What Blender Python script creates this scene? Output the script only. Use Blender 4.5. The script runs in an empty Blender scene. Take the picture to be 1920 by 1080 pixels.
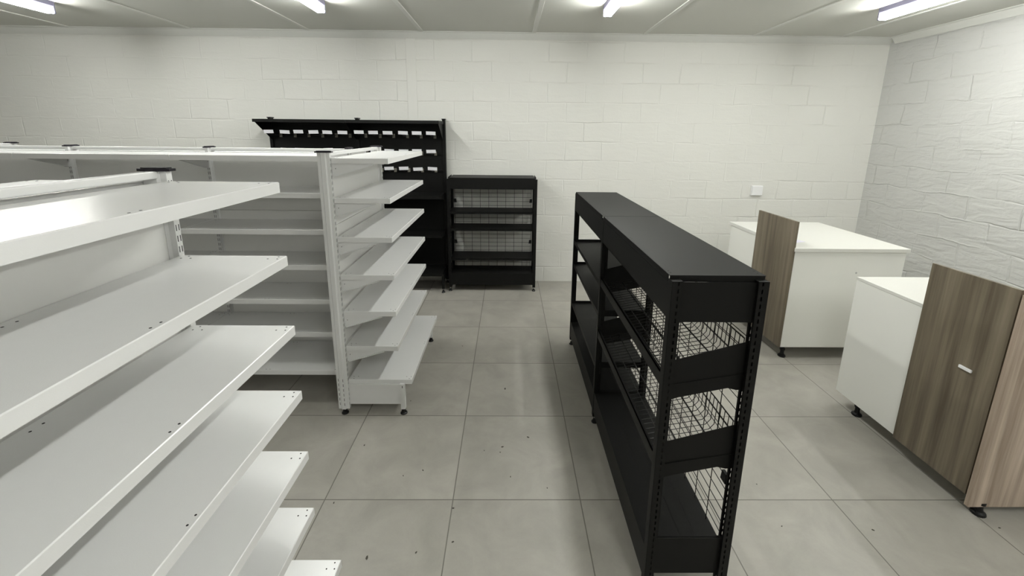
import bpy, bmesh, math, random
from mathutils import Vector, Matrix
S = bpy.context.scene
C = S.collection
random.seed(4)
PI = math.pi

# ------------------------------------------------------------------ camera
F, PITCH, YAW, ROLL = 789.67, 0.2140, 0.0114, 0.0103
PX, PY = 961.4, 419.8
cam = bpy.data.cameras.new('camera')
cam.sensor_fit = 'HORIZONTAL'; cam.sensor_width = 36.0
cam.lens = F / 1920 * 36.0
cam.shift_x = -(PX - 960) / 1920
cam.shift_y = (PY - 540) / 1920
cam.clip_start = 0.02
co = bpy.data.objects.new('camera', cam); C.objects.link(co)
fw = Vector((math.sin(YAW)*math.cos(PITCH), math.cos(YAW)*math.cos(PITCH), -math.sin(PITCH)))
r0 = Vector((math.cos(YAW), -math.sin(YAW), 0)); u0 = r0.cross(fw)
r1 = r0*math.cos(ROLL) + u0*math.sin(ROLL); u1 = -r0*math.sin(ROLL) + u0*math.cos(ROLL)
m = Matrix((r1, u1, -fw)).transposed().to_4x4(); m.translation = Vector((0.8489, -1.6631, 1.6919))
co.matrix_world = m
S.camera = co

# ------------------------------------------------------------------ world, exposure
S.view_settings.view_transform = 'Standard'; S.view_settings.look = 'None'
S.view_settings.gamma = 1.0; S.view_settings.use_curve_mapping = False
S.view_settings.exposure = 0.35
w = bpy.data.worlds.new('world'); S.world = w; w.use_nodes = True
w.node_tree.nodes['Background'].inputs[0].default_value = (0.8, 0.85, 0.9, 1)
w.node_tree.nodes['Background'].inputs[1].default_value = 0.3
S.cycles.max_bounces = 10; S.cycles.diffuse_bounces = 6
S.cycles.sample_clamp_indirect = 4.0
TUBE = 76.0            # radiance of the fluorescent tubes
TUBE_COL = (0.985, 1.0, 0.945)

# ------------------------------------------------------------------ materials
def mat(name, col=(0.8, 0.8, 0.8), rough=0.5, metal=0.0, spec=0.5, noise=0.0, nscale=30, bump=0.0, bscale=200):
    M = bpy.data.materials.new(name); M.use_nodes = True
    nt = M.node_tree; b = nt.nodes['Principled BSDF']
    b.inputs['Roughness'].default_value = rough; b.inputs['Metallic'].default_value = metal
    b.inputs['Specular IOR Level'].default_value = spec
    tc = nt.nodes.new('ShaderNodeTexCoord')
    n = nt.nodes.new('ShaderNodeTexNoise'); n.inputs['Scale'].default_value = nscale
    nt.links.new(tc.outputs['Object'], n.inputs['Vector'])
    r = nt.nodes.new('ShaderNodeMapRange'); r.inputs['To Min'].default_value = 1 - noise; r.inputs['To Max'].default_value = 1 + noise
    nt.links.new(n.outputs['Fac'], r.inputs['Value'])
    mx = nt.nodes.new('ShaderNodeVectorMath'); mx.operation = 'SCALE'; mx.inputs[0].default_value = col
    nt.links.new(r.outputs[0], mx.inputs['Scale']); nt.links.new(mx.outputs[0], b.inputs['Base Color'])
    if bump:
        n2 = nt.nodes.new('ShaderNodeTexNoise'); n2.inputs['Scale'].default_value = bscale
        nt.links.new(tc.outputs['Object'], n2.inputs['Vector'])
        bp = nt.nodes.new('ShaderNodeBump'); bp.inputs['Strength'].default_value = bump; bp.inputs['Distance'].default_value = 0.001
        nt.links.new(n2.outputs['Fac'], bp.inputs['Height']); nt.links.new(bp.outputs[0], b.inputs['Normal'])
    return M

def emit(name, col, s):
    M = bpy.data.materials.new(name); M.use_nodes = True
    b = M.node_tree.nodes['Principled BSDF']
    b.inputs['Base Color'].default_value = (1, 1, 1, 1)
    b.inputs['Emission Color'].default_value = (*col, 1); b.inputs['Emission Strength'].default_value = s
    return M

def N(nt, t, **k):
    n = nt.nodes.new(t)
    for a, v in k.items(): setattr(n, a, v)
    return n

def mathn(nt, op, a, b=None, c=None):
    n = nt.nodes.new('ShaderNodeMath'); n.operation = op
    for i, v in enumerate((a, b, c)):
        if v is None: continue
        if isinstance(v, (int, float)): n.inputs[i].default_value = v
        else: nt.links.new(v, n.inputs[i])
    return n.outputs[0]

def block_wall(name, axis, col, rough_amt, xoff, wobble, joint, dist):
    """painted concrete block wall; axis = which horizontal world axis the wall runs along"""
    M = bpy.data.materials.new(name); M.use_nodes = True; nt = M.node_tree
    b = nt.nodes['Principled BSDF']; b.inputs['Roughness'].default_value = 0.6
    tc = N(nt, 'ShaderNodeTexCoord'); sp = N(nt, 'ShaderNodeSeparateXYZ'); nt.links.new(tc.outputs['Object'], sp.inputs[0])
    wn = N(nt, 'ShaderNodeTexNoise'); wn.inputs['Scale'].default_value = 3.0; wn.inputs['Detail'].default_value = 3
    nt.links.new(tc.outputs['Object'], wn.inputs['Vector'])
    wob = mathn(nt, 'MULTIPLY', mathn(nt, 'SUBTRACT', wn.outputs['Fac'], 0.5), wobble)
    h = sp.outputs['X'] if axis == 'X' else sp.outputs['Y']
    cb = N(nt, 'ShaderNodeCombineXYZ')
    nt.links.new(mathn(nt, 'ADD', mathn(nt, 'ADD', h, xoff), wob), cb.inputs[0])
    nt.links.new(mathn(nt, 'ADD', mathn(nt, 'ADD', sp.outputs['Z'], 0.036), wob), cb.inputs[1])
    def brick(ms, sm):
        br = N(nt, 'ShaderNodeTexBrick'); br.inputs['Scale'].default_value = 1.0
        br.inputs['Brick Width'].default_value = 0.399; br.inputs['Row Height'].default_value = 0.204
        br.inputs['Mortar Size'].default_value = ms; br.inputs['Mortar Smooth'].default_value = sm
        nt.links.new(cb.outputs[0], br.inputs['Vector']); return br
    br = brick(0.009, 0.8)
    br.inputs['Color1'].default_value = (0.45, 0.45, 0.45, 1); br.inputs['Color2'].default_value = (0.55, 0.55, 0.55, 1)
    n1 = N(nt, 'ShaderNodeTexNoise'); n1.inputs['Scale'].default_value = 2.2; n1.inputs['Detail'].default_value = 4
    nt.links.new(tc.outputs['Object'], n1.inputs['Vector'])
    amp = N(nt, 'ShaderNodeMapRange'); amp.inputs['From Min'].default_value = 0.40; amp.inputs['From Max'].default_value = 0.66
    amp.inputs['To Min'].default_value = -0.8; amp.inputs['To Max'].default_value = 1.0
    nt.links.new(n1.outputs['Fac'], amp.inputs['Value'])
    n2 = N(nt, 'ShaderNodeTexNoise'); n2.inputs['Scale'].default_value = 60; n2.inputs['Detail'].default_value = 5
    nt.links.new(tc.outputs['Object'], n2.inputs['Vector'])
    n3 = N(nt, 'ShaderNodeTexNoise'); n3.inputs['Scale'].default_value = 7; n3.inputs['Detail'].default_value = 6
    n3.inputs['Distortion'].default_value = 0.8
    mp = N(nt, 'ShaderNodeMapping'); mp.inputs['Scale'].default_value = (0.6, 0.6, 2.2)
    nt.links.new(tc.outputs['Object'], mp.inputs[0]); nt.links.new(mp.outputs[0], n3.inputs['Vector'])
    hgt = mathn(nt, 'MULTIPLY', mathn(nt, 'MULTIPLY', br.outputs['Fac'], amp.outputs[0]), -joint)
    sepc = N(nt, 'ShaderNodeSeparateColor'); nt.links.new(br.outputs['Color'], sepc.inputs[0])
    hgt = mathn(nt, 'ADD', hgt, mathn(nt, 'MULTIPLY', n2.outputs['Fac'], 0.25))
    hgt = mathn(nt, 'ADD', hgt, mathn(nt, 'MULTIPLY', n3.outputs['Fac'], rough_amt))
    hgt = mathn(nt, 'ADD', hgt, mathn(nt, 'MULTIPLY', sepc.outputs[0], 1.2))
    bp = N(nt, 'ShaderNodeBump'); bp.inputs['Strength'].default_value = 0.55; bp.inputs['Distance'].default_value = dist
    nt.links.new(hgt, bp.inputs['Height']); nt.links.new(bp.outputs[0], b.inputs['Normal'])
    v = mathn(nt, 'ADD', 1.0, mathn(nt, 'MULTIPLY', mathn(nt, 'SUBTRACT', n1.outputs['Fac'], 0.5), 0.06))
    sc = N(nt, 'ShaderNodeVectorMath', operation='SCALE'); sc.inputs[0].default_value = col
    nt.links.new(v, sc.inputs['Scale']); nt.links.new(sc.outputs[0], b.inputs['Base Color'])
    return M

def tile_floor():
    M = bpy.data.materials.new('grey_floor_tiles'); M.use_nodes = True; nt = M.node_tree
    b = nt.nodes['Principled BSDF']
    tc = N(nt, 'ShaderNodeTexCoord'); sp = N(nt, 'ShaderNodeSeparateXYZ'); nt.links.new(tc.outputs['Object'], sp.inputs[0])
    ids = []; ds = []
    for ax in ('X', 'Y'):
        q = mathn(nt, 'DIVIDE', sp.outputs[ax], 0.6)
        fl = mathn(nt, 'FLOOR', q); ids.append(fl)
        fr = mathn(nt, 'SUBTRACT', q, fl)
        ds.append(mathn(nt, 'MINIMUM', fr, mathn(nt, 'SUBTRACT', 1.0, fr)))
    d = mathn(nt, 'MULTIPLY', mathn(nt, 'MINIMUM', ds[0], ds[1]), 0.6)
    gr = N(nt, 'ShaderNodeMapRange'); gr.inputs['From Min'].default_value = 0.0016; gr.inputs['From Max'].default_value = 0.0032
    nt.links.new(d, gr.inputs['Value'])       # 0 in the joint, 1 on the tile
    idv = N(nt, 'ShaderNodeCombineXYZ'); nt.links.new(ids[0], idv.inputs[0]); nt.links.new(ids[1], idv.inputs[1])
    wn = N(nt, 'ShaderNodeTexWhiteNoise'); nt.links.new(idv.outputs[0], wn.inputs['Vector'])
    off = N(nt, 'ShaderNodeVectorMath', operation='SCALE'); off.inputs['Scale'].default_value = 7.3
    nt.links.new(wn.outputs['Color'], off.inputs[0])
    ad = N(nt, 'ShaderNodeVectorMath', operation='ADD'); nt.links.new(tc.outputs['Object'], ad.inputs[0]); nt.links.new(off.outputs[0], ad.inputs[1])
    n1 = N(nt, 'ShaderNodeTexNoise'); n1.inputs['Scale'].default_value = 4.5; n1.inputs['Detail'].default_value = 7; n1.inputs['Roughness'].default_value = 0.62
    n1.inputs['Distortion'].default_value = 0.5
    nt.links.new(ad.outputs[0], n1.inputs['Vector'])
    n2 = N(nt, 'ShaderNodeTexNoise'); n2.inputs['Scale'].default_value = 150; n2.inputs['Detail'].default_value = 3
    nt.links.new(tc.outputs['Object'], n2.inputs['Vector'])
    v = mathn(nt, 'ADD', 0.62, mathn(nt, 'MULTIPLY', n1.outputs['Fac'], 0.70))
    v = mathn(nt, 'ADD', v, mathn(nt, 'MULTIPLY', n2.outputs['Fac'], 0.07))
    v = mathn(nt, 'ADD', v, mathn(nt, 'MULTIPLY', wn.outputs['Value'], 0.07))
    sc = N(nt, 'ShaderNodeVectorMath', operation='SCALE'); sc.inputs[0].default_value = (0.322, 0.307, 0.274)
    nt.links.new(v, sc.inputs['Scale'])
    mx = N(nt, 'ShaderNodeMix', data_type='RGBA'); mx.inputs['A'].default_value = (0.13, 0.122, 0.105, 1)
    nt.links.new(gr.outputs[0], mx.inputs['Factor']); nt.links.new(sc.outputs[0], mx.inputs['B'])
    nt.links.new(mx.outputs['Result'], b.inputs['Base Color'])
    rr = mathn(nt, 'ADD', 0.36, mathn(nt, 'MULTIPLY', n1.outputs['Fac'], 0.2)); nt.links.new(rr, b.inputs['Roughness'])
    hh = mathn(nt, 'ADD', gr.outputs[0], mathn(nt, 'MULTIPLY', n2.outputs['Fac'], 0.12))
    bp = N(nt, 'ShaderNodeBump'); bp.inputs['Strength'].default_value = 0.5; bp.inputs['Distance'].default_value = 0.001
    nt.links.new(hh, bp.inputs['Height']); nt.links.new(bp.outputs[0], b.inputs['Normal'])
    return M

def wood(name, dark, light):
    M = bpy.data.materials.new(name); M.use_nodes = True; nt = M.node_tree
    b = nt.nodes['Principled BSDF']; b.inputs['Roughness'].default_value = 0.5
    tc = N(nt, 'ShaderNodeTexCoord'); mp = N(nt, 'ShaderNodeMapping'); mp.inputs['Scale'].default_value = (1, 1, 0.035)
    nt.links.new(tc.outputs['Object'], mp.inputs[0])
    n1 = N(nt, 'ShaderNodeTexNoise'); n1.inputs['Scale'].default_value = 22; n1.inputs['Detail'].default_value = 5; n1.inputs['Distortion'].default_value = 0.25
    n2 = N(nt, 'ShaderNodeTexNoise'); n2.inputs['Scale'].default_value = 120; n2.inputs['Detail'].default_value = 3
    for n in (n1, n2): nt.links.new(mp.outputs[0], n.inputs['Vector'])
    v = mathn(nt, 'ADD', mathn(nt, 'MULTIPLY', n1.outputs['Fac'], 0.75), mathn(nt, 'MULTIPLY', n2.outputs['Fac'], 0.25))
    rp = N(nt, 'ShaderNodeValToRGB'); rp.color_ramp.elements[0].position = 0.36; rp.color_ramp.elements[1].position = 0.66
    rp.color_ramp.elements[0].color = (*dark, 1); rp.color_ramp.elements[1].color = (*light, 1)
    nt.links.new(v, rp.inputs[0]); nt.links.new(rp.outputs[0], b.inputs['Base Color'])
    return M

M_WHITE = mat('white_powder_coat', (0.74, 0.74, 0.735), 0.24, noise=0.01, bump=0.12, bscale=500)
M_PANEL = mat('white_back_panel', (0.77, 0.765, 0.745), 0.34, noise=0.01, bump=0.1, bscale=400)
M_HOLE = mat('dark_hole', (0.03, 0.03, 0.03), 0.9, spec=0.1)
M_CAP = mat('black_purple_plastic', (0.006, 0.004, 0.009), 0.45, spec=0.3)
M_BLKP = mat('black_plastic', (0.004, 0.004, 0.0045), 0.4, spec=0.3)
M_BLACK = mat('black_powder_coat', (0.0035, 0.0035, 0.0032), 0.5, spec=0.2, noise=0.06, bump=0.2, bscale=600)
M_WIRE = mat('black_wire', (0.004, 0.004, 0.004), 0.4, spec=0.3)
M_STEEL = mat('steel_stud', (0.45, 0.44, 0.42), 0.35, 1.0)
M_CEIL = mat('ceiling_board_paint', (0.60, 0.60, 0.56), 0.75, noise=0.02, nscale=2)
M_TRIM = mat('white_trim_paint', (0.64, 0.64, 0.61), 0.55, noise=0.02)
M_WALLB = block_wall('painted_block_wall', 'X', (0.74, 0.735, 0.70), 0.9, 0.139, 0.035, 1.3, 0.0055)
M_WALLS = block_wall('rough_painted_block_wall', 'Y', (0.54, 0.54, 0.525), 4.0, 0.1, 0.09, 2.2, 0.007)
M_FLOOR = tile_floor()
M_TAG = mat('white_price_tag', (0.88, 0.88, 0.92), 0.35, noise=0.01)
M_CLEAR = mat('smoky_clear_plastic', (0.20, 0.19, 0.16), 0.25)
M_MEL = mat('white_melamine', (0.84, 0.84, 0.80), 0.33, noise=0.01, nscale=4)
M_TOP = mat('speckled_white_worktop', (0.72, 0.715, 0.675), 0.42, noise=0.05, nscale=180)
M_WOOD = wood('grey_brown_wood_laminate', (0.085, 0.067, 0.044), (0.205, 0.172, 0.122))
M_WOOD_LIT = wood('lit_wood_laminate', (0.28, 0.215, 0.165), (0.56, 0.46, 0.375))  # lit copy of the wood: light on the viewer-facing board painted in
M_TUBE = emit('lit_fluorescent_tube', TUBE_COL, TUBE)
M_FIX = mat('dimmed_white_lamp_enamel', (0.22, 0.21, 0.30), 0.5)  # white enamel; dimness and glare tint beside the tubes painted into the colour
M_DIRT = mat('dark_dirt', (0.05, 0.045, 0.035), 0.8)
M_SOCK = mat('white_switch_plastic', (0.85, 0.85, 0.86), 0.35)

# ------------------------------------------------------------------ mesh builder
class MB:
    def __init__(s): s.v = []; s.f = []; s.mi = []
    def add(s, vs, fs, mi=0):
        o = len(s.v); s.v += [tuple(x) for x in vs]; s.f += [tuple(i + o for i in f) for f in fs]; s.mi += [mi]*len(fs)
    def box(s, x0, x1, y0, y1, z0, z1, mi=0):
        if x0 > x1: x0, x1 = x1, x0
        if y0 > y1: y0, y1 = y1, y0
        if z0 > z1: z0, z1 = z1, z0
        s.add([(x0,y0,z0),(x1,y0,z0),(x1,y1,z0),(x0,y1,z0),(x0,y0,z1),(x1,y0,z1),(x1,y1,z1),(x0,y1,z1)],
              [(3,2,1,0),(4,5,6,7),(0,1,5,4),(1,2,6,5),(2,3,7,6),(3,0,4,7)], mi)
    def prism(s, pts, axis, a, b, mi=0):
        """polygon pts (two other axes, in x,y,z order) pushed along axis from a to b"""
        n = len(pts)
        def P(p, t):
            if axis == 'x': return (t, p[0], p[1])
            if axis == 'y': return (p[0], t, p[1])
            return (p[0], p[1], t)
        vs = [P(p, a) for p in pts] + [P(p, b) for p in pts]
        fs = [tuple(range(n)), tuple(range(2*n-1, n-1, -1))] + [(i+n, (i+1) % n + n, (i+1) % n, i) for i in range(n)]
        s.add(vs, fs, mi)
    def tube(s, p, q, r, seg=8, mi=0, r2=None):
        p = Vector(p); q = Vector(q); d = (q-p).normalized()
        a = d.orthogonal().normalized(); b = d.cross(a); r2 = r if r2 is None else r2
        vs = []
        for c, rr in ((p, r), (q, r2)):
            for i in range(seg):
                t = 2*PI*(i+0.5)/seg; vs.append(c + a*math.cos(t)*rr + b*math.sin(t)*rr)
        fs = [(i, (i+1) % seg, (i+1) % seg + seg, i+seg) for i in range(seg)] + [tuple(range(seg-1, -1, -1)), tuple(range(seg, 2*seg))]
        s.add(vs, fs, mi)
    def path(s, pts, r, seg=6, mi=0):
        for a, b in zip(pts[:-1], pts[1:]): s.tube(a, b, r, seg, mi)
    def lathe(s, prof, cx=0, cy=0, seg=20, mi=0):
        vs = []; n = len(prof)
        for r, z in prof:
            for i in range(seg):
                t = 2*PI*i/seg; vs.append((cx + r*math.cos(t), cy + r*math.sin(t), z))
        fs = [(j*seg+i, j*seg+(i+1) % seg, (j+1)*seg+(i+1) % seg, (j+1)*seg+i) for j in range(n-1) for i in range(seg)]
        fs += [tuple(range(seg-1, -1, -1)), tuple(range((n-1)*seg, n*seg))]
        s.add(vs, fs, mi)
    def mesh(s, name, mats, smooth=False):
        me = bpy.data.meshes.new(name); me.from_pydata(s.v, [], s.f)
        for mm in (mats if isinstance(mats, (list, tuple)) else [mats]): me.materials.append(mm)
        me.polygons.foreach_set('material_index', s.mi)
        bm = bmesh.new(); bm.from_mesh(me); bmesh.ops.recalc_face_normals(bm, faces=bm.faces[:]); bm.to_mesh(me); bm.free()
        me.update(); return me

def put(name, me, parent=None, loc=(0, 0, 0), rot=(0, 0, 0), bevel=0, label=None):
    o = bpy.data.objects.new(name, me); C.objects.link(o)
    o.location = loc; o.rotation_euler = rot
    if parent: o.parent = parent
    if bevel:
        b = o.modifiers.new('bevel', 'BEVEL'); b.width = bevel; b.segments = 2; b.limit_method = 'ANGLE'; b.angle_limit = math.radians(40)
    if label: o['label'] = label
    return o

def part(name, mb, mats, parent=None, **k): return put(name, mb.mesh(name, mats), parent, **k)

def tag(o, label, cat, group=None):
    o['label'] = label; o['category'] = cat
    if group: o['group'] = group
    return o

def thing(name, label, cat, loc=(0, 0, 0), rz=0, group=None):
    o = bpy.data.objects.new(name, None); C.objects.link(o); o.empty_display_size = 0.1
    o.location = loc; o.rotation_euler = (0, 0, rz)
    return tag(o, label, cat, group)

def struct(name, mb, mats, bevel=0):
    o = put(name, mb.mesh(name, mats), bevel=bevel); o['kind'] = 'structure'; return o

def copy_tree(o, parent=None):
    c = o.copy(); C.objects.link(c)
    if parent: c.parent = parent
    for ch in list(o.children): copy_tree(ch, c)
    return c

# ------------------------------------------------------------------ the room
WX0, WX1, WY0, WY1, H = -6.2, 4.825, -7.0, 2.996, 2.69
b = MB(); b.box(WX0-.1, WX1+.1, WY0-.1, WY1+.1, -.12, 0); struct('floor', b, M_FLOOR)
b = MB(); b.box(WX0-.1, WX1+.1, WY0-.1, WY1+.1, H, H+.1); struct('ceiling', b, M_CEIL)
b = MB(); b.box(WX0-.1, WX1+.1, WY1, WY1+.12, 0, H); struct('wall_back', b, M_WALLB)
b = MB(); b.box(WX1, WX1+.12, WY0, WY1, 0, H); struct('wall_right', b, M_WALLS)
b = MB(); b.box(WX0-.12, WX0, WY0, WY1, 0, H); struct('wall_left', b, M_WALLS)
b = MB(); b.box(WX0-.1, WX1+.1, WY0-.12, WY0, 0, H); struct('wall_front', b, M_WALLB)
# cornice round the ceiling: back wall and side walls
CZ = 2.625
def cov(pts_axis, a, c, sgn, base, name):
    b = MB(); prof = [(0, CZ), (0.006, CZ), (0.045, H-.012), (0.06, H-.006), (0.06, H), (0, H)]
    prof = [(base + sgn*p[0], p[1]) for p in prof]
    b.prism(prof, pts_axis, a, c); struct(name, b, M_TRIM)
cov('x', WX0, WX1, -1, WY1, 'trim_1')
cov('y', WY0, WY1-.06, -1, WX1, 'trim_2')
cov('y', WY0, WY1-.06, 1, WX0, 'trim_3')
# plastered joint strip down the back wall
b = MB(); b.box(-.225, -.125, WY1-.008, WY1, 0, CZ); struct('trim_4', b, mat('smooth_wall_paint', (0.74, 0.735, 0.70), 0.6), bevel=.0015)
# ceiling cover strips
sx = [-5.92, -4.77, -3.60, -2.387, -1.197, -.047, 1.10, 2.23, 3.36, 4.25]
for i, x in enumerate(sx):
    b = MB(); b.prism([(x-.021, H), (x-.018, H-.006), (x+.018, H-.006), (x+.021, H)], 'y', WY0, WY1-.06)
    struct('trim_%d' % (i+5), b, M_TRIM)

# ------------------------------------------------------------------ lamps
def make_lamp():
    t = thing('ceiling_lamp', '', 'lamp', group='tube lamps under the ceiling')
    L = 1.5
    b = MB(); b.prism([(-.032, H), (-.032, H-.035), (-.02, H-.058), (.02, H-.058), (.032, H-.035), (.032, H)], 'y', 0.01, L-.01)
    part('lamp_body', b, M_FIX, t)
    for s in (-1, 1):
        b = MB(); b.tube((s*.019, .022, H-.080), (s*.019, L-.022, H-.080), .013, 12)
        part('tube', b, M_TUBE, t)
    for y0 in (0, L-.022):
        b = MB(); b.box(-.034, .034, y0, y0+.014, H-.094, H-.002); part('tube_holder', b, M_FIX, t, bevel=.004)
    return t
lamp0 = make_lamp()
lamps = [(-2.88, .60, 'outermost ceiling tube lamp, above the long white shelving row'),
         (-0.64, .47, 'ceiling tube lamp above the white shelves, nearer the black tall unit'),
         (1.626, .47, 'ceiling tube lamp above the free-standing black rack'),
         (3.83, .47, 'ceiling tube lamp above the white cabinets beside the side wall'),
         (-2.88, -5.6, 'ceiling tube lamp far behind the viewer, outermost of that row'),
         (-0.64, -5.6, 'ceiling tube lamp far behind the viewer, past the near gondola'),
         (1.626, -2.65, 'ceiling tube lamp in the row behind the viewer, over the aisle'),
         (3.83, -2.65, 'ceiling tube lamp in the row behind the viewer, near the side wall')]
for i, (x, y, l) in enumerate(lamps):
    o = lamp0 if i == 0 else copy_tree(lamp0)
    o.location = (x, y, 0); o['label'] = l

# ------------------------------------------------------------------ white gondola shelving
HP, HW = .033, .016       # half thickness (local y) and half width (local x) of a post
ZT = [1.548, 1.331, 1.110, .888, .666, .445]
DS, DB = .34, .415        # shelf and base-shelf front distance from the spine centre
def post_mesh(slots_low=False):
    b = MB()
    o = [(-.010, -HP), (.010, -HP), (.0105, -.016), (.018, -.011), (.018, .011), (.0105, .016), (.010, HP),
         (-.010, HP), (-.0105, .016), (-.018, .011), (-.018, -.011), (-.0105, -.016)]
    b.prism(o, 'z', .035, 1.576)
    z = .06
    while z < 1.555:
        for s in (-1, 1):
            for x in (-.005, .005):
                b.box(x-.0014, x+.0014, s*HP, s*(HP+.0003), z, z+.018, 1)
        if z < .24:
            for s in (-1, 1):
                b.box(s*.018, s*.0183, -.0075-.0014, -.0075+.0014, z, z+.018, 1); b.box(s*.0102, s*.0106, .0225-.0014, .0225+.0014, z, z+.018, 1)
        z += .032
    return b.mesh('upright', [M_WHITE, M_HOLE])
def cap_mesh():
    b = MB(); k = 1.16
    o = [(-.012, -.045), (.012, -.045), (.020, -.02), (.020, .02), (.012, .045), (-.012, .045), (-.020, .02), (-.020, -.02)]
    b.prism(o, 'z', 1.576, 1.583); b.prism([(x*.8, y*.8) for x, y in o], 'z', 1.583, 1.586)
    return b.mesh('end_cap', M_CAP)
def foot_mesh(top=.035, r=.021):
    b = MB(); b.lathe([(r, 0), (r, .006), (r*.72, .010), (r*.62, .022), (r*.62, .026)], seg=18)
    b.lathe([(.006, .02), (.006, top+.003)], seg=8)
    return b.mesh('levelling_foot', M_BLKP)
POST, CAP, FOOT = post_mesh(), cap_mesh(), foot_mesh()
def shelf_mesh(L, y0, y1, lip=.03, name='shelf'):
    """top at z=0, back edge y0, front edge y1 (y1 < y0)"""
    b = MB(); t = .0015; e = .0015; c = .002
    x0, x1 = e, L-e
    # top plate with a small chamfer, front lip, side lips, back lip
    b.add([(x0+c, y1+c, 0), (x1-c, y1+c, 0), (x1-c, y0, 0), (x0+c, y0, 0),
           (x0, y1, -c), (x1, y1, -c), (x1, y0, -c), (x0, y0, -c),
           (x0, y1, -lip), (x1, y1, -lip), (x1, y0, -lip), (x0, y0, -lip)],
          [(0,1,2,3), (4,5,1,0), (5,6,2,1), (7,4,0,3), (6,7,3,2), (8,9,5,4), (9,10,6,5), (11,8,4,7), (10,11,7,6)])
    i = .012
    b.add([(x0, y1, -lip), (x1, y1, -lip), (x1, y0, -lip), (x0, y0, -lip), (x0+i, y1+i, -lip), (x1-i, y1+i, -lip), (x1-i, y0-i, -lip), (x0+i, y0-i, -lip),
           (x0+i, y1+i, -.004), (x1-i, y1+i, -.004), (x1-i, y0-i, -.004), (x0+i, y0-i, -.004)],
          [(0,1,5,4), (1,2,6,5), (2,3,7,6), (3,0,4,7), (4,5,9,8), (5,6,10,9), (6,7,11,10), (7,4,8,11), (8,9,10,11)])
    holes = []
    for xx, s in ((0, 1), (L, -1)):
        for u, v in ((.013, .018), (.034, .011), (.034, .038)):
            holes.append((xx+s*u, y1+v)); holes.append((xx+s*u, y0-v-.01))
    for u in (-.012, .012):
        holes += [(L/2+u, y1+.012), (L/2+u, y0-.022)]
    for x, y in holes:
        b.lathe([(.0026, -.001), (.0026, .0003)], x, y, 8, 1)
    me = b.mesh(name, [M_WHITE, M_HOLE]); return me
def bracket_mesh(s):
    b = MB(); z0 = -.002; a = -HP-.001
    b.prism([(a, z0), (a-.225, z0), (a-.225, z0-.004), (a-.01, z0-.070), (a, z0-.070)], 'x', -.001, .001)
    # folded lower flange
    b.add([(0, a-.01, z0-.070), (s*.010, a-.01, z0-.070), (s*.010, a-.225, z0-.004), (0, a-.225, z0-.004),
           (0, a-.01, z0-.073), (s*.010, a-.01, z0-.073), (s*.010, a-.225, z0-.007), (0, a-.225, z0-.007)],
          [(0,1,2,3), (7,6,5,4), (0,4,5,1), (1,5,6,2), (2,6,7,3), (3,7,4,0)])
    b.lathe([(.0025, z0-.03), (.0025, z0-.026)], 0, a-.018, 8, 1)
    return b.mesh('bracket', [M_WHITE, M_HOLE])
BR = {1: bracket_mesh(1), -1: bracket_mesh(-1)}
def base_plate_mesh():
    b = MB(); b.box(-.0012, .0012, -HP, -.345, .062, .200)
    b.prism([(-HP, .188), (-.345, .188), (-.345, .200), (-HP, .200)], 'x', -.006, .006)
    return b.mesh('base_bracket', M_WHITE)
def leg_mesh():
    b = MB(); b.box(-.013, .013, -.372, -.345, .034, .204); b.box(-.0135, -.0130, -.361, -.357, .178, .192, 1); b.box(.0130, .0135, -.361, -.357, .178, .192, 1)
    return b.mesh('base_leg', [M_WHITE, M_HOLE])
BPL, LEG = base_plate_mesh(), leg_mesh()
_sh = {}
def gondola(label, posts, loc, rz, sides=(1,), group=None):
    """posts: local x of each upright; shelves on local -y (side 1) and/or +y (side -1)"""
    t = thing('gondola_shelving', label, 'shelving unit', loc, rz, group)
    for x in posts:
        u = put('upright', POST, t, (x, 0, 0), bevel=.001)
        put('end_cap', CAP, u); put('levelling_foot', FOOT, u)
    for i in range(len(posts)-1):
        x0, x1 = posts[i], posts[i+1]; L = x1-x0; key = round(L, 4)
        if key not in _sh:
            _sh[key] = (shelf_mesh(L, -HP-.002, -DS), shelf_mesh(L, -HP-.002, -DB, name='base_shelf'))
        b = MB()
        for k in range(4):
            z0 = .06 + k*.369
            b.box(x0+HW-.004, x1-HW+.004, -.009, .009, z0, z0+.367)
        part('back_panel', b, M_PANEL, t, bevel=.001)
        b = MB(); b.box(x0+HW-.001, x1-HW+.001, -.015, .015, 1.556, 1.5765); part('top_rail', b, M_WHITE, t, bevel=.003)
        for sd in sides:
            rot = 0 if sd == 1 else PI
            bx = x0 if sd == 1 else x1
            for z in ZT:
                put('shelf', _sh[key][0], t, (bx, 0, z), (0, 0, rot))
                put('bracket', BR[-1], t, (x0+.012, 0, z-.028), (0, 0, rot)) if sd == 1 else put('bracket', BR[1], t, (x0+.012, 0, z-.028), (0, 0, rot))
                put('bracket', BR[1], t, (x1-.012, 0, z-.028), (0, 0, rot)) if sd == 1 else put('bracket', BR[-1], t, (x1-.012, 0, z-.028), (0, 0, rot))
            put('base_shelf', _sh[key][1], t, (bx, 0, .226), (0, 0, rot))
    for x in posts:
        for sd in sides:
            rot = 0 if sd == 1 else PI
            put('base_bracket', BPL, t, (x, 0, 0), (0, 0, rot))
            lg = put('base_leg', LEG, t, (x, 0, 0), (0, 0, rot))
            put('levelling_foot', FOOT, lg, (0, -.3585, 0))
    return t
B = .915
# near gondola, running towards the viewer
g = gondola('near white gondola shelving filling the lower corner of the view, shelves on both faces', [0, B, 2*B], (-.14, -.466-2*B, 0), PI/2, (1, -1))
# end unit of the row, facing the aisle
gondola('white end unit across the near-aisle end of the long white shelving row', [0, B], (-.14, .627, 0), PI/2, (1,))
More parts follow.
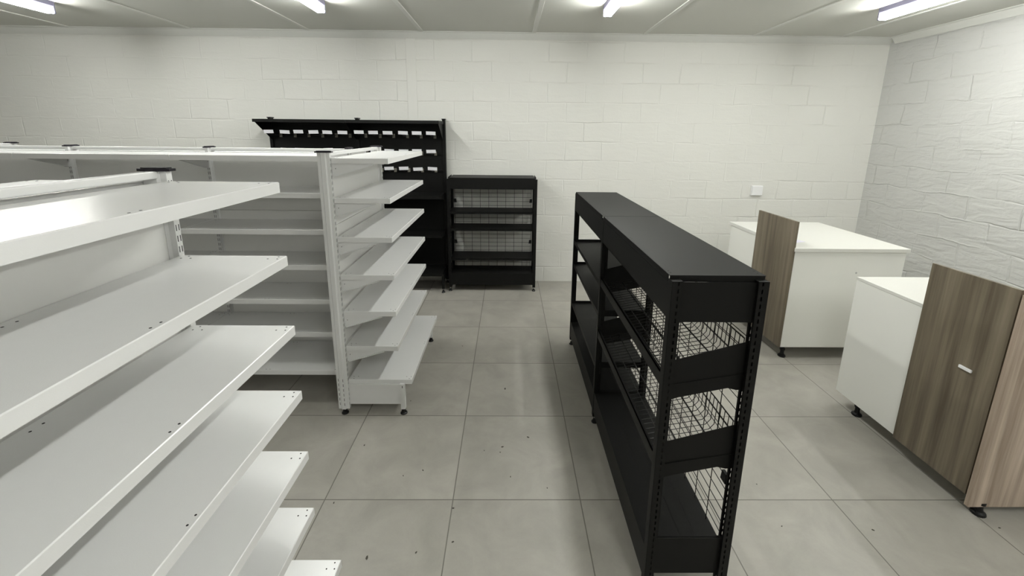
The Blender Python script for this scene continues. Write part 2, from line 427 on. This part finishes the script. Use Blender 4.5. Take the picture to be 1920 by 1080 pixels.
# long row facing the viewer
gondola('long white shelving row with grey-shaded shelves, behind the near white gondola', [0, .795, 1.685, 2.59], (-2.785, 1.14, 0), 0, (1, -1))
# end unit at the other end of the row
gondola('white end unit across the far end of the long white row, mostly hidden', [0, B], (-2.835, 1.545, 0), -PI/2, (1,))

# ------------------------------------------------------------------ black racks
BW, BP = .1525, .034      # half depth of the rack, post width
def bpost_mesh(H1):
    """C-shaped black upright: plain outer face on -y, slotted flanges on both x sides"""
    b = MB(); t = .0016; hx = .015
    b.box(-hx, hx, -BP/2, -BP/2+t, .045, H1)
    b.box(-hx, hx, -BP/2, BP/2, H1-.002, H1)
    for s in (-1, 1):
        xa, xb = s*hx, s*(hx-t)
        b.box(xa, xb, -BP/2, .001, .045, H1); b.box(xa, xb, .006, BP/2, .045, H1)
        z = .045
        while z < H1-.01:
            b.box(xa, xb, .001, .006, z, min(z+.011, H1)); z += .025
    b.box(-hx, -hx+.008, BP/2-t, BP/2, .045, H1); b.box(hx-.008, hx, BP/2-t, BP/2, .045, H1)
    return b.mesh('upright', M_BLACK)
FOOTB = None
def bfoot_mesh():
    b = MB(); b.lathe([(.019, 0), (.019, .005), (.013, .012), (.009, .024), (.009, .028)], seg=18)
    b.lathe([(.005, .026), (.005, .05)], seg=8, mi=1)
    return b.mesh('levelling_foot', [M_BLKP, M_STEEL])
FOOTB = bfoot_mesh()
def flat_shelf(x0, x1, z, lip=.02, dots=True):
    b = MB(); b.box(x0, x1, -BW+.004, BW-.01, z-.002, z)
    b.box(x0, x1, -BW+.004, -BW+.006, z-lip, z+.006); b.box(x0, x1, BW-.012, BW-.01, z-lip, z)
    b.box(x0, x0+.002, -BW+.02, BW-.03, z-lip, z+.017); b.box(x1-.002, x1, -BW+.02, BW-.03, z-lip, z+.017)
    return b
def rack(label, posts, loc, rz, bays, grids=True, H1=1.245):
    t = thing('black_rack', label, 'rack', loc, rz)
    pm = bpost_mesh(H1)
    for x in posts:
        for s in (1, -1):
            p = put('upright', pm, t, (x, -s*(BW-BP/2), 0), (0, 0, 0 if s == 1 else PI))
            put('levelling_foot', FOOTB, p)
    for i in range(len(posts)-1):
        x0, x1 = posts[i], posts[i+1]
        b = MB()
        zt = H1 + .012
        xa = x0+.010 if i == 0 else x0+.002; xb = x1-.010 if i == len(posts)-2 else x1-.002
        b.box(xa, xb, -BW-.001, BW+.001, zt-.002, zt)
        b.box(x0+.018, x1-.018, -BW-.001, -BW+.001, zt-.022, zt); b.box(x0+.018, x1-.018, BW-.001, BW+.001, zt-.022, zt)
        for u, sg in ((xa, 1), (xb, -1)): b.box(u, u+sg*.002, -BW+.001, BW-.001, zt-.022 if (i in (0, len(posts)-2) and u in (posts[0]+.010, posts[-1]-.010)) else zt-.010, zt-.001)
        for u in (x0+.035, x0+.055, x1-.035, x1-.055, (x0+x1)/2-.01, (x0+x1)/2+.01):
            for v in (-BW+.012, BW-.012): b.lathe([(.0025, zt), (.0025, zt+.0006)], u, v, 8, 1)
        part('top_panel', b, [M_BLACK, M_HOLE], t, bevel=.001)
        for s in (-1, 1):
            b = MB(); b.box(x0+.015, x1-.015, s*(BW-.001), s*(BW-.004), 1.115, 1.232); b.box(x0+.015, x1-.015, s*(BW-.001), s*(BW-.014), 1.115, 1.118)
            part('apron', b, M_BLACK, t)
        # grid on the back face
        b = MB(); gx0, gx1 = x0+.03, x1-.03
        n = 9
        for k in range(n+1):
            xx = gx0 + (gx1-gx0)*k/n; b.tube((xx, BW-.022, .1), (xx, BW-.022, 1.2), .0019, 4)
        z = .105
        while z < 1.2:
            b.tube((gx0, BW-.019, z), (gx1, BW-.019, z), .0019, 4); z += .0466
        gr = part('wire_grid', b, M_WIRE, t)
        for z in (.49, .955):
            for xx, s in ((x0+.02, 1), (x1-.02, -1)):
                b = MB(); b.prism([(xx, z-.022), (xx+s*.032, z-.022), (xx+s*.026, z+.018), (xx, z+.018)], 'y', BW-.034, BW-.024)
                part('grid_clip', b, M_BLKP, gr)
        for kind, z in bays[i]:
            if kind == 'flat':
                part('shelf', flat_shelf(x0+.016, x1-.016, z), M_BLACK, t)
            else:
                # tilted wire shelf: bent wires, front bar, solid end brackets
                zf, zb = z, z+.045
                b = MB(); ya, yb = -BW+.012, BW-.055
                a0, a1 = x0+.022, x1-.022
                k = 0; nn = 34
                for k in range(nn+1):
                    xx = a0 + (a1-a0)*k/nn
                    b.path([(xx, ya, zf+.03), (xx, ya, zf), (xx, yb, zb), (xx, yb+.018, zb+.022), (xx, yb+.022, zb+.12)], .0017, 4)
                for fr, rr in ((0, .0025), (.25, .0018), (.45, .0032), (.7, .0018), (.92, .0032)):
                    yy = ya + (yb-ya)*fr; zz = zf+(zb-zf)*fr-.003; b.tube((a0, yy, zz), (a1, yy, zz), rr, 5)
                for dz, rr in ((.045, .0015), (.08, .0015), (.12, .0026)): b.tube((a0, yb+.021, zb+dz), (a1, yb+.021, zb+dz), rr, 5)
                part('wire_shelf', b, M_WIRE, t)
                b = MB(); b.box(x0+.014, x1-.014, -BW+.002, -BW+.006, zf-.004, zf+.042); b.box(x0+.014, x1-.014, -BW+.002, -BW+.014, zf+.038, zf+.042)
                part('front_bar', b, M_BLACK, t)
                for xx, s in ((x0+.008, 1), (x1-.008, -1)):
                    b = MB(); y0, y1 = -BW+BP*.5, BW-BP*.5
                    b.prism([(y0, zf-.055), (y0+.02, zf-.055), (y0+.05, zf-.045), (y1-.06, zb-.055), (y1-.03, zb-.062), (y1, zb-.06), (y1, zb+.118), (y0, zf+.085)], 'x', xx-.001, xx+.001)
                    b.prism([(y0, zf-.004), (y1, zb-.002), (y1, zb+.002), (y0, zf)], 'x', xx, xx-s*.004)
                    part('bracket', b, M_BLACK, t)
        # base shelf with kick plate
        b = MB(); b.box(x0+.016, x1-.016, -BW+.004, BW-.012, .198, .200)
        for u in (x0+.03, x0+.05, x1-.03, x1-.05):
            for v in (-BW+.02, BW-.03): b.lathe([(.0028, .200), (.0028, .2005)], u, v, 8, 1)
        for v in (-.06, 0, .06): b.box(x0+.03, x1-.03, v-.0015, v+.0015, .200, .2004)
        part('base_shelf', b, [M_BLACK, M_HOLE], t)
        b = MB(); b.box(x0+.015, x1-.015, -BW+.002, -BW+.005, .075, .205); part('kick_plate', b, M_BLACK, t)
    for k, x in enumerate(posts):
        end = k in (0, len(posts)-1)
        b = MB(); b.box(x-.0012, x+.0012, -BW+BP*.6, BW-BP*.6, .10, .262 if end else .205)
        b.box(x-.006, x+.006, -BW+BP, BW-BP, .255 if end else .2, .262 if end else .205)
        part('base_plate', b, M_BLACK, t)
        b = MB(); b.box(x-.0012, x+.0012, -BW+BP*.6, BW-BP*.6, 1.103, 1.238)
        part('end_plate', b, M_BLACK, t, bevel=.0005)
    return t
FLAT = [('flat', .873), ('flat', .692), ('flat', .368)]
rack('black two-bay rack standing free in the aisle, with wire shelves in its nearer bay', [0, .95, 1.915], (1.5125, 1.50, 0), -PI/2,
     [FLAT, [('wire', .872), ('wire', .563)]])
rack('small black rack with a wire grid back against the white block wall', [0, .905], (.2285, 2.8125, 0), 0, [FLAT], H1=1.218)

# ------------------------------------------------------------------ tall black wall unit
t = thing('wall_shelving', 'tall black shelving unit with a header shelf and rows of priced hooks', 'shelving unit', (-.7525, 2.935, 0))
PXs = [-.9125, 0, .9125]; HT = 1.815
for x in PXs:
    b = MB(); b.box(x-.015, x+.015, -.03, .03, .045, HT); u = part('upright', b, M_BLACK, t, bevel=.002)
    b = MB(); b.box(x-.02, x+.02, -.036, .036, HT, HT+.01); part('end_cap', b, M_BLKP, u, bevel=.002)
    put('levelling_foot', FOOTB, u, (x, 0, 0))
    b = MB(); b.box(x-.001, x+.001, -.32, -.03, .10, .20); part('base_bracket', b, M_BLACK, t)
    b = MB(); b.box(x-.012, x+.012, -.33, -.305, .045, .20); lg = part('base_leg', b, M_BLACK, t)
    put('levelling_foot', FOOTB, lg, (x, -.3175, 0))
for x0, x1 in ((PXs[0], PXs[1]), (PXs[1], PXs[2])):
    b = MB()
    for k in range(4): b.box(x0+.014, x1-.014, -.012, .012, .2+k*.4, .2+k*.4+.398)
    part('back_panel', b, M_BLACK, t)
    for z, d, nm in ((1.045, .335, 'shelf'), (.640, .335, 'shelf'), (.220, .345, 'base_shelf'), (1.797, .335, 'header_shelf')):
        b = MB(); b.box(x0+.001, x1-.001, -d, -.032, z-.002, z); b.box(x0+.001, x1-.001, -d, -d+.002, z-.03, z)
        b.box(x0+.001, x0+.003, -d, -.032, z-.03, z); b.box(x1-.003, x1-.001, -d, -.032, z-.03, z)
        part(nm, b, M_BLACK, t, bevel=.0008)
        if nm != 'base_shelf':
            hh = .20 if nm == 'header_shelf' else .08
            for xx in (x0+.010, x1-.010):
                b = MB(); b.prism([(-.030, z-.02), (-d+.03, z-.02), (-d+.03, z-.032), (-.034, z-hh), (-.030, z-hh)], 'x', xx-.001, xx+.001)
                part('bracket', b, M_BLACK, t)
    for z in (1.638, 1.46, 1.285):
        b = MB(); b.box(x0+.015, x1-.015, -.03, -.018, z-.012, z+.004); part('hook_rail', b, M_BLACK, t)

# ------------------------------------------------------------------ hooks with price tags
def make_hook():
    t = thing('display_hook', '', 'hook', group='display hooks with price tags on the tall black unit')
    # origin: on the rail; hook runs towards -y
    b = MB(); b.path([(0, 0, .0), (0, -.225, .006), (0, -.24, .016)], .0022, 6); b.path([(0, -.005, .012), (0, -.215, .035)], .0016, 6)
    part('wire_arm', b, M_WIRE, t)
    b = MB(); b.box(-.014, .014, -.006, .0, -.02, .022); part('clear_clip', b, M_CLEAR, t, label='smoky clear plastic clip')
    b = MB(); b.prism([(-.2185, .018), (-.2165, .018), (-.2255, .052), (-.2275, .052)], 'x', -.048, .048)
    part('price_tag', b, M_TAG, t, label='blank white price tag')
    return t
hk = make_hook()
rows = [(1.640, [-1.555, -1.405, -1.261, -1.117, -.972, -.828, -.661, -.510, -.368, -.222, -.078, .068], 'top row'),
        (1.462, [-1.555, -1.405, -1.261, -1.117, -.972, -.828, -.661, -.510, -.368, -.222, -.078, .068], 'middle row'),
        (1.283, [-.661, -.510, -.368, -.222, -.078, .068], 'lowest row')]
words_ = ['first', 'second', 'third', 'fourth', 'fifth', 'sixth', 'seventh', 'eighth', 'ninth', 'tenth', 'eleventh', 'twelfth']
first = True
for z, xs, rn in rows:
    n = len(xs)
    for i, x in enumerate(xs):
        o = hk if first else copy_tree(hk); first = False
        o.location = (x, 2.905, z + random.uniform(-.002, .002)); o.rotation_euler = (random.uniform(-.012, .012), random.uniform(-.05, .05), random.uniform(-.03, .03))
        k = n-1-i
        o['label'] = ('hook with white price tag, %s from the small black rack in the %s' % (words_[k], rn)) if k else 'hook with white price tag closest to the small black rack, in the %s' % rn

# ------------------------------------------------------------------ cabinets
def cfoot():
    b = MB(); b.lathe([(.026, 0), (.028, .004), (.026, .012), (.016, .018), (.013, .03), (.013, .1)], seg=18)
    b.lathe([(.018, .055), (.018, .066)], seg=18)
    return b.mesh('cabinet_foot', M_BLKP)
CF = cfoot()
def board(nm, dims, m_, t, bev=.001, label=None):
    b = MB(); b.box(*dims); return part(nm, b, m_, t, bevel=bev, label=label)
t = thing('counter_cabinet', 'white cabinet with an overhanging worktop and a wooden end board, by the corner', 'cabinet', (3.36, 1.73, 0))
X = lambda a: a-3.36
Yy = lambda a: a-1.73
board('carcass', (X(2.952), X(3.775), Yy(1.285), Yy(2.19), .097, .858), M_MEL, t)
board('worktop', (X(2.945), X(3.79), Yy(1.27), Yy(2.215), .860, .888), M_TOP, t, .002)
board('wooden_board', (X(2.934), X(2.951), Yy(1.286), Yy(1.762), .098, 1.082), M_WOOD, t, .001)
b = MB(); b.lathe([(.007, 0), (.007, .0015)], seg=12); o = part('screw_cover', b, mat('grey_plastic', (.45, .45, .44), .5), t, loc=(X(3.43), Yy(1.285), .70), rot=(PI/2, 0, 0))
for x in (3.0, 3.72):
    for y in (1.325, 2.14): put('cabinet_foot', CF, t, (X(x), Yy(y), 0))
b = MB(); b.box(-.055, .055, -.035, .035, 0, .0012); tag(part('paper_slip', b, mat('pale_lilac_paper', (.72, .70, .80), .7), loc=(3.085, 1.48, .888), rot=(0, 0, .35)), 'small pale paper slip lying on the worktop of the corner cabinet', 'paper')

t = thing('low_cabinet', 'white cabinet with a flush cream top and tall wooden boards, nearest the viewer', 'cabinet', (3.3, .35, 0))
X = lambda a: a-3.3
Yy = lambda a: a-.35
board('carcass', (X(2.972), X(3.66), Yy(-.055), Yy(.747), .092, .838), M_MEL, t)
board('top_board', (X(2.970), X(3.66), Yy(-.055), Yy(.749), .839, .856), M_TOP, t, .001)
s_ = board('side_board', (X(2.956), X(2.971), Yy(-.056), Yy(.318), .090, 1.080), M_WOOD, t, .001, label='grey-brown wood board')
board('rear_board', (X(2.972), X(3.66), Yy(-.066), Yy(-.056), .090, 1.080), M_WOOD, t, .001)
board('front_board', (X(2.948), X(3.68), Yy(-.085), Yy(-.067), .048, 1.066), M_WOOD_LIT, t, .001, label='wood board coloured lighter for the light falling on it')
b = MB(); b.box(-.009, 0, -.027, .027, -.007, .007); part('handle', b, M_SOCK, s_, loc=(X(2.956), Yy(.065), .653), bevel=.002, label='small white pull handle')
for x in (3.02, 3.60):
    for y in (-.072, .62): put('cabinet_foot', CF, t, (X(x), Yy(y), 0))

# ------------------------------------------------------------------ socket on the back wall
t = thing('wall_socket', 'square white blank socket box on the back wall above the cabinets', 'socket', (3.617, WY1, 1.084))
b = MB(); b.box(-.062, .062, -.028, 0, -.055, .055); part('box', b, M_SOCK, t, bevel=.004)
b = MB(); b.box(-.058, .058, -.034, -.028, -.051, .051); part('cover_plate', b, M_SOCK, t, bevel=.003)

# ------------------------------------------------------------------ dirt on the floor
b = MB(); b.prism([(-.006, -.003), (0, -.005), (.007, -.001), (.004, .004), (-.003, .004)], 'z', 0, .002)
dm = b.mesh('dirt_flake', M_DIRT)
spots = [(0.837, 0.878, 1.6), (0.972, 0.416, 1.3), (0.827, 0.341, 1.2), (0.816, 0.301, 0.6), (0.729, 0.313, 0.6), (0.424, 0.176, 0.9), (0.332, 0.141, 0.7), (0.607, -0.046, 0.9), (0.626, -0.209, 0.9), (0.287, -0.277, 1.5), (0.049, -0.018, 0.8), (0.067, 0.351, 0.9), (0.871, 0.135, 0.7), (1.05, 0.067, 0.6), (0.481, -0.255, 0.8), (0.233, 0.743, 0.5), (2.463, -0.155, 0.9), (2.071, -0.137, 0.6), (3.037, -0.145, 0.8), (2.091, 0.091, 0.5), (0.488, 1.456, 0.7)]
for x, y, s in spots:
    o = put('dirt_flake', dm, None, (x, y, 0), (0, 0, random.uniform(0, 6))); o.scale = (s*.95, s*.65, 1)
    tag(o, 'tiny dark dirt flake lying on the grey tiled floor', 'dirt', 'dirt flakes scattered on the floor')
